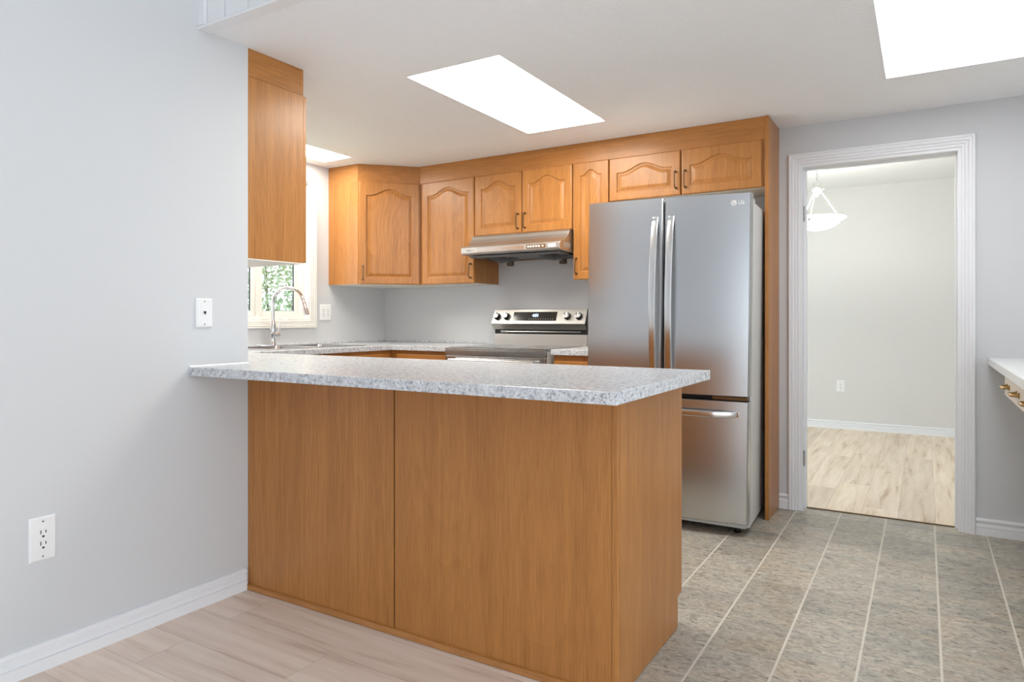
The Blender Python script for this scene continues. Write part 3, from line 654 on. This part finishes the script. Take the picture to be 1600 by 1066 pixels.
# sloped face helper: a along x, s up the slope (0..1)
F0, F1 = Vector((0, 4.205, 1.100)), Vector((0, 4.248, 1.200)); FU = (F1-F0).normalized(); FN = Vector((0, -FU.z, FU.y))
def onface(a, s, d): q = F0+FU*s+FN*d; return (a, q.y, q.z)
def facebox(x0, x1, s0, s1, d0, d1):
    return MB().rings([[onface(x0, s0, d), onface(x1, s0, d), onface(x1, s1, d), onface(x0, s1, d)] for d in (d0, d1)])
sc = build('display_panel', facebox(-2.545, -2.192, .020, .088, .0003, .0022), M['screen'], t)
bm = text_bm('4:51', .030, .0006); Rm = Matrix(((1, 0, 0), (0, FU.y, FN.y), (0, FU.z, FN.z))).to_4x4()
q = Vector(onface(-2.362, .060, .0026)); bm.transform(Matrix.Translation(q) @ Rm); build('clock_digits', bm, M['blue_led'], sc)
m = MB()
for k in range(11):
    a = -2.41+k*.019
    r = [[onface(a+.0022*math.cos(j*math.pi/4), .032+.0022*math.sin(j*math.pi/4), dd) for j in range(8)] for dd in (.002, .0026)]; m.rings(r)
build('touch_marks', m, M['nickel'], sc)
for kx in (-2.681, -2.600, -2.107, -2.019):
    c = onface(kx, .052, 0)
    def ring(r, d): return [tuple(Vector(onface(kx+r*math.cos(j*math.pi/12), .052+r*math.sin(j*math.pi/12), d))) for j in range(24)]
    k_ = build('knob', MB().rings([ring(.026, .0005), ring(.026, .006), ring(.0235, .022), ring(.022, .026), ring(.020, .0275)]), M['black'], t, smooth=True)
    build('knob_cap', MB().rings([ring(.0215, .0262), ring(.0205, .0295), ring(.018, .030)]), M['handle_steel'], k_, smooth=True)
    build('knob_grip', facebox(kx-.0055, kx+.0055, .031, .073, .028, .040), M['handle_steel'], k_, bevel=.002)

# ------------------------------------------------------------------ refrigerator (built in its own frame, front chord on y=0)
t = thing('refrigerator', 'tall stainless steel french-door refrigerator with a bottom freezer drawer', 'refrigerator', (-1.2236, 3.597, 0), (0, .0113, math.radians(2.7)), local=True)
HW, SAG = .446, .026
def fy_(x): return -SAG*(1-(x/HW)**2)
def curved_front(x0, x1, z0, z1, back, n=18, e=.006):
    m = MB(); rows = []
    xs = [x0+(x1-x0)*k/n for k in range(n+1)]
    def ring(z, ins):
        P = []
        P.append((x0, fy_(x0)+e+.003, z))
        for i, x in enumerate(xs):
            xx = min(max(x, x0+e), x1-e); P.append((xx, fy_(xx)+ins, z))
        P.append((x1, fy_(x1)+e+.003, z)); P.append((x1, back, z)); P.append((x0, back, z))
        return P
    m.rings([ring(z0, .004), ring(z0+.003, 0), ring(z1-.003, 0), ring(z1, .004)]); return m
build('body', MB().box(-.442, .442, .088, .665, .035, 1.752), M['steel_side'], t, bevel=.004)
build('gasket', MB().box(-.436, .436, .070, .0885, .06, 1.77), M['black'], t)
dl = build('left_door', curved_front(-HW, -.0045, .733, 1.787, .072), M['steel'], t, smooth=True)
dr = build('right_door', curved_front(.0045, HW, .733, 1.787, .072), M['steel'], t, smooth=True)
fz = build('freezer_drawer', curved_front(-HW, HW, .073, .708, .072), M['steel'], t, smooth=True)
def vbar(xc, z0, z1, w):
    m = MB(); R = []
    for k in range(25):
        s = k/24; z = z0+(z1-z0)*s; b = math.sin(math.pi*s)**.75
        y = fy_(xc)-.012-.052*b; th = .011
        R.append([(xc-w/2, y+th*.4, z), (xc-w/2+.004, y, z), (xc, y-.002, z), (xc+w/2-.004, y, z), (xc+w/2, y+th*.4, z), (xc+w/2, y+th, z), (xc-w/2, y+th, z)])
    m.rings(R)
    for z in (z0+.02, z1-.02): m.box(xc-w/2+.003, xc+w/2-.003, fy_(xc)-.020, fy_(xc)+.006, z-.016, z+.016)
    return m
build('door_handle', vbar(-.045, .78, 1.682, .034), M['handle_steel'], dl, smooth=True)
build('door_handle', vbar(.042, .78, 1.682, .034), M['handle_steel'], dr, smooth=True)
m = MB(); R = []
for k in range(33):
    s = k/32; x = -.40+.80*s; b = min(1, math.sin(math.pi*s)*2.4)**.8; y = fy_(x)-.006-.040*b; zc = .640; hh = .0165*(.55+.45*min(1, math.sin(math.pi*s)*9))
    R.append([(x, y+.006, zc+hh), (x, y, zc+hh-.003), (x, y-.003, zc-.002), (x, y, zc-hh+.003), (x, y+.006, zc-hh), (x, y+.014, zc-hh), (x, y+.014, zc+hh)])
m.rings(R)
for x in (-.385, .385): m.box(x-.012, x+.012, fy_(x)-.012, fy_(x)+.006, .628, .652)
build('drawer_handle', m, M['handle_steel'], fz, smooth=True)
lx, lz = .362, 1.735
ys_ = fy_(lx)
m = MB().rings([[(lx+.0145*math.cos(j*math.pi/14), fy_(lx+.0145*math.cos(j*math.pi/14))+d, lz+.0145*math.sin(j*math.pi/14)) for j in range(28)] for d in (.001, -.0012)])
build('logo_disc', m, M['logo'], dr)
m = MB()  # thin face drawn on the disc: an upright stroke with a foot, and an open ring
m.box(lx-.0012, lx+.0004, ys_-.0022, ys_-.0010, lz-.0050, lz+.0055).box(lx-.0012, lx+.0040, ys_-.0022, ys_-.0010, lz-.0050, lz-.0036).box(lx-.0062, lx-.0040, ys_-.0022, ys_-.0010, lz+.002, lz+.0045)
R0 = [math.radians(100+k*12) for k in range(22)]
m.rings([[(lx+r*math.cos(a), ys_+d, lz+r*math.sin(a)) for r, d in ((.0112, -.0010), (.0112, -.0022), (.0098, -.0022), (.0098, -.0010))] for a in R0])
build('logo_face', m, M['print'], dr)
bm = text_bm('LG', .026, .0007); bm.transform(Matrix.Translation((lx+.0365, fy_(lx+.0365)-.0006, lz)) @ Matrix.Rotation(math.radians(90), 4, 'X')); build('logo_letters', bm, M['logo'], dr)
for x in (-.40, .40):
    build('hinge_cover', MB().box(x-.036, x+.036, .03, .19, 1.7535, 1.778), M['steel_side'], t, bevel=.006)
build('hinge_plate', MB().box(.26, .436, .012, .06, .712, .729), M['bronze'], t)
build('base_grille', MB().box(-.43, .43, .05, .088, .040, .071), M['steel_side'], t)
for x in (-.38, .38):
    build('foot', MB().lathe([(.020, 0), (.022, .010), (.012, .014), (.012, .040)], (x, .10, .0), 14), M['black'], t, smooth=True)
    build('roller', MB().lathe([(.02, -.012), (.02, .012)], (x, .62, .021), 14, 'x'), M['black'], t)

# ------------------------------------------------------------------ built-in desk at the right
t = thing('desk', 'pale grey built-in desk top with shallow drawers beside the doorway, at the right edge', 'desk', (.62, 3.4, .70))
build('desktop', MB().box(.284, XR-.001, 2.45, YW-.001, .891, .929), M['desk'], t, bevel=.004)
build('apron_box', MB().box(.336, XR-.001, 2.452, 3.851, .785, .8905), M['desk_face'], t)
for k in range(4):
    y1 = 3.85-.35*k; q = build('drawer_front', MB().box(.316, .3355, y1-.348, y1-.002, .783, .886), M['desk_face'], t, bevel=.002)
    yc = y1-.175
    bar_pull(q, (.316, yc, .832), L=.085, axis='y', out=(-1, 0, 0), mat=M['brass'], r=.0065)
build('support_rail', MB().box(.90, XR-.001, 3.852, YW-.001, .80, .8905), M['desk_face'], t)

# ------------------------------------------------------------------ pendant lamp in the next room
px, py = -.744, 6.0
t = thing('pendant_lamp', 'white bowl pendant lamp hanging on a chain, seen through the doorway', 'lamp', (px, py, 1.85))
build('canopy', MB().lathe([(.062, 2.4745), (.062, 2.462), (.05, 2.45), (.02, 2.44), (.006, 2.43)], (px, py, 0), 24), M['lamp_white'], t, smooth=True)
m = MB(); z = 2.435; k = 0
while z > 2.255:
    a = k % 2*math.pi/2
    ring = [(px+.007*math.cos(j*math.pi/6)*math.cos(a), py+.007*math.cos(j*math.pi/6)*math.sin(a), z-.014+.014*math.sin(j*math.pi/6)) for j in range(13)]
    m.tube(ring, .0016, 6); z -= .022; k += 1
build('chain', m, M['nickel'], t)
m = MB(); m.tube([(px+.028*math.cos(j*math.pi/12), py, 2.222+.028*math.sin(j*math.pi/12)) for j in range(25)], .0025, 8); build('hanging_ring', m, M['nickel'], t)
build('hub', MB().lathe([(.006, 2.196), (.02, 2.19), (.034, 2.178), (.036, 2.165), (.022, 2.15), (.01, 2.135), (.006, 2.12)], (px, py, 0), 20), M['lamp_white'], t, smooth=True)
for k in range(3):
    a = math.radians(20+120*k); c, s = math.cos(a), math.sin(a)
    build('rod', MB().tube([(px+.040*c, py+.040*s, 2.150), (px+.165*c, py+.165*s, 1.955)], .004, 8), M['lamp_white'], t)
    build('finial', MB().tube([(px+.032*c, py+.032*s, 2.168), (px+.056*c, py+.056*s, 2.185)], [.004, .008], 8).tube([(px+.172*c, py+.172*s, 1.930), (px+.192*c, py+.192*s, 1.916)], [.006, .009], 8), M['nickel'], t)
build('glass_bowl', MB().lathe([(.004, 1.848), (.07, 1.854), (.12, 1.872), (.16, 1.899), (.19, 1.928), (.218, 1.944), (.214, 1.950), (.186, 1.936), (.155, 1.907), (.115, 1.880), (.06, 1.862), (.004, 1.857)], (px, py, 0), 40), M['bowl'], t, smooth=True)
lt = bpy.data.lights.new('pendant_bulb', 'POINT'); lt.energy = 22; lt.color = (1, .97, .94); lt.shadow_soft_size = .05
lo = bpy.data.objects.new('pendant_bulb', lt); COL.objects.link(lo); lo.location = (px, py, 2.02)

# ------------------------------------------------------------------ outside the kitchen window
struct(build('ground', MB().box(-16, XK-.12, -3, 14, -.4, -.3), M['lawn']))
def shrub(label, c, r, h, mat, n):
    t = thing('garden_shrub', label, 'shrub', (c[0], c[1], -.3), group='shrubs outside the window')
    m = MB(); rnd = random.Random(c[1]*10)
    for k in range(n):
        a = rnd.random()*2*math.pi; u = rnd.random(); q = rnd.random()**.4
        p = Vector((c[0]+r*q*math.cos(a)*math.sin(math.pi*(.12+.86*u)), c[1]+r*q*math.sin(a)*math.sin(math.pi*(.12+.86*u)), -.1+h*u))
        d = Vector((rnd.gauss(0, 1), rnd.gauss(0, 1), rnd.gauss(0, .7))).normalized(); e = d.orthogonal().normalized()*rnd.uniform(.014, .026); L_ = d*rnd.uniform(.04, .08)
        m.bm.faces.new([m.v(p), m.v(p+L_*.5+e), m.v(p+L_), m.v(p+L_*.5-e)])
    build('foliage', m, mat, t)
    m = MB()
    for k in range(7):
        a = k*.9; m.tube([(c[0]+.03*math.cos(a), c[1]+.03*math.sin(a), -.3), (c[0]+.3*r*math.cos(a), c[1]+.3*r*math.sin(a), h*.35), (c[0]+.7*r*math.cos(a), c[1]+.7*r*math.sin(a), h*.75)], [.016, .010, .004], 6)
    build('stem', m, M['bark'], t)
shrub('pale green leafy shrub outside the kitchen window, behind the faucet', (-7.6, 6.28), .95, 3.0, M['leaf'], 9000)
shrub('blue-green leafy shrub outside the window, at left behind the faucet', (-7.9, 4.55), .75, 2.3, M['leaf2'], 7000)
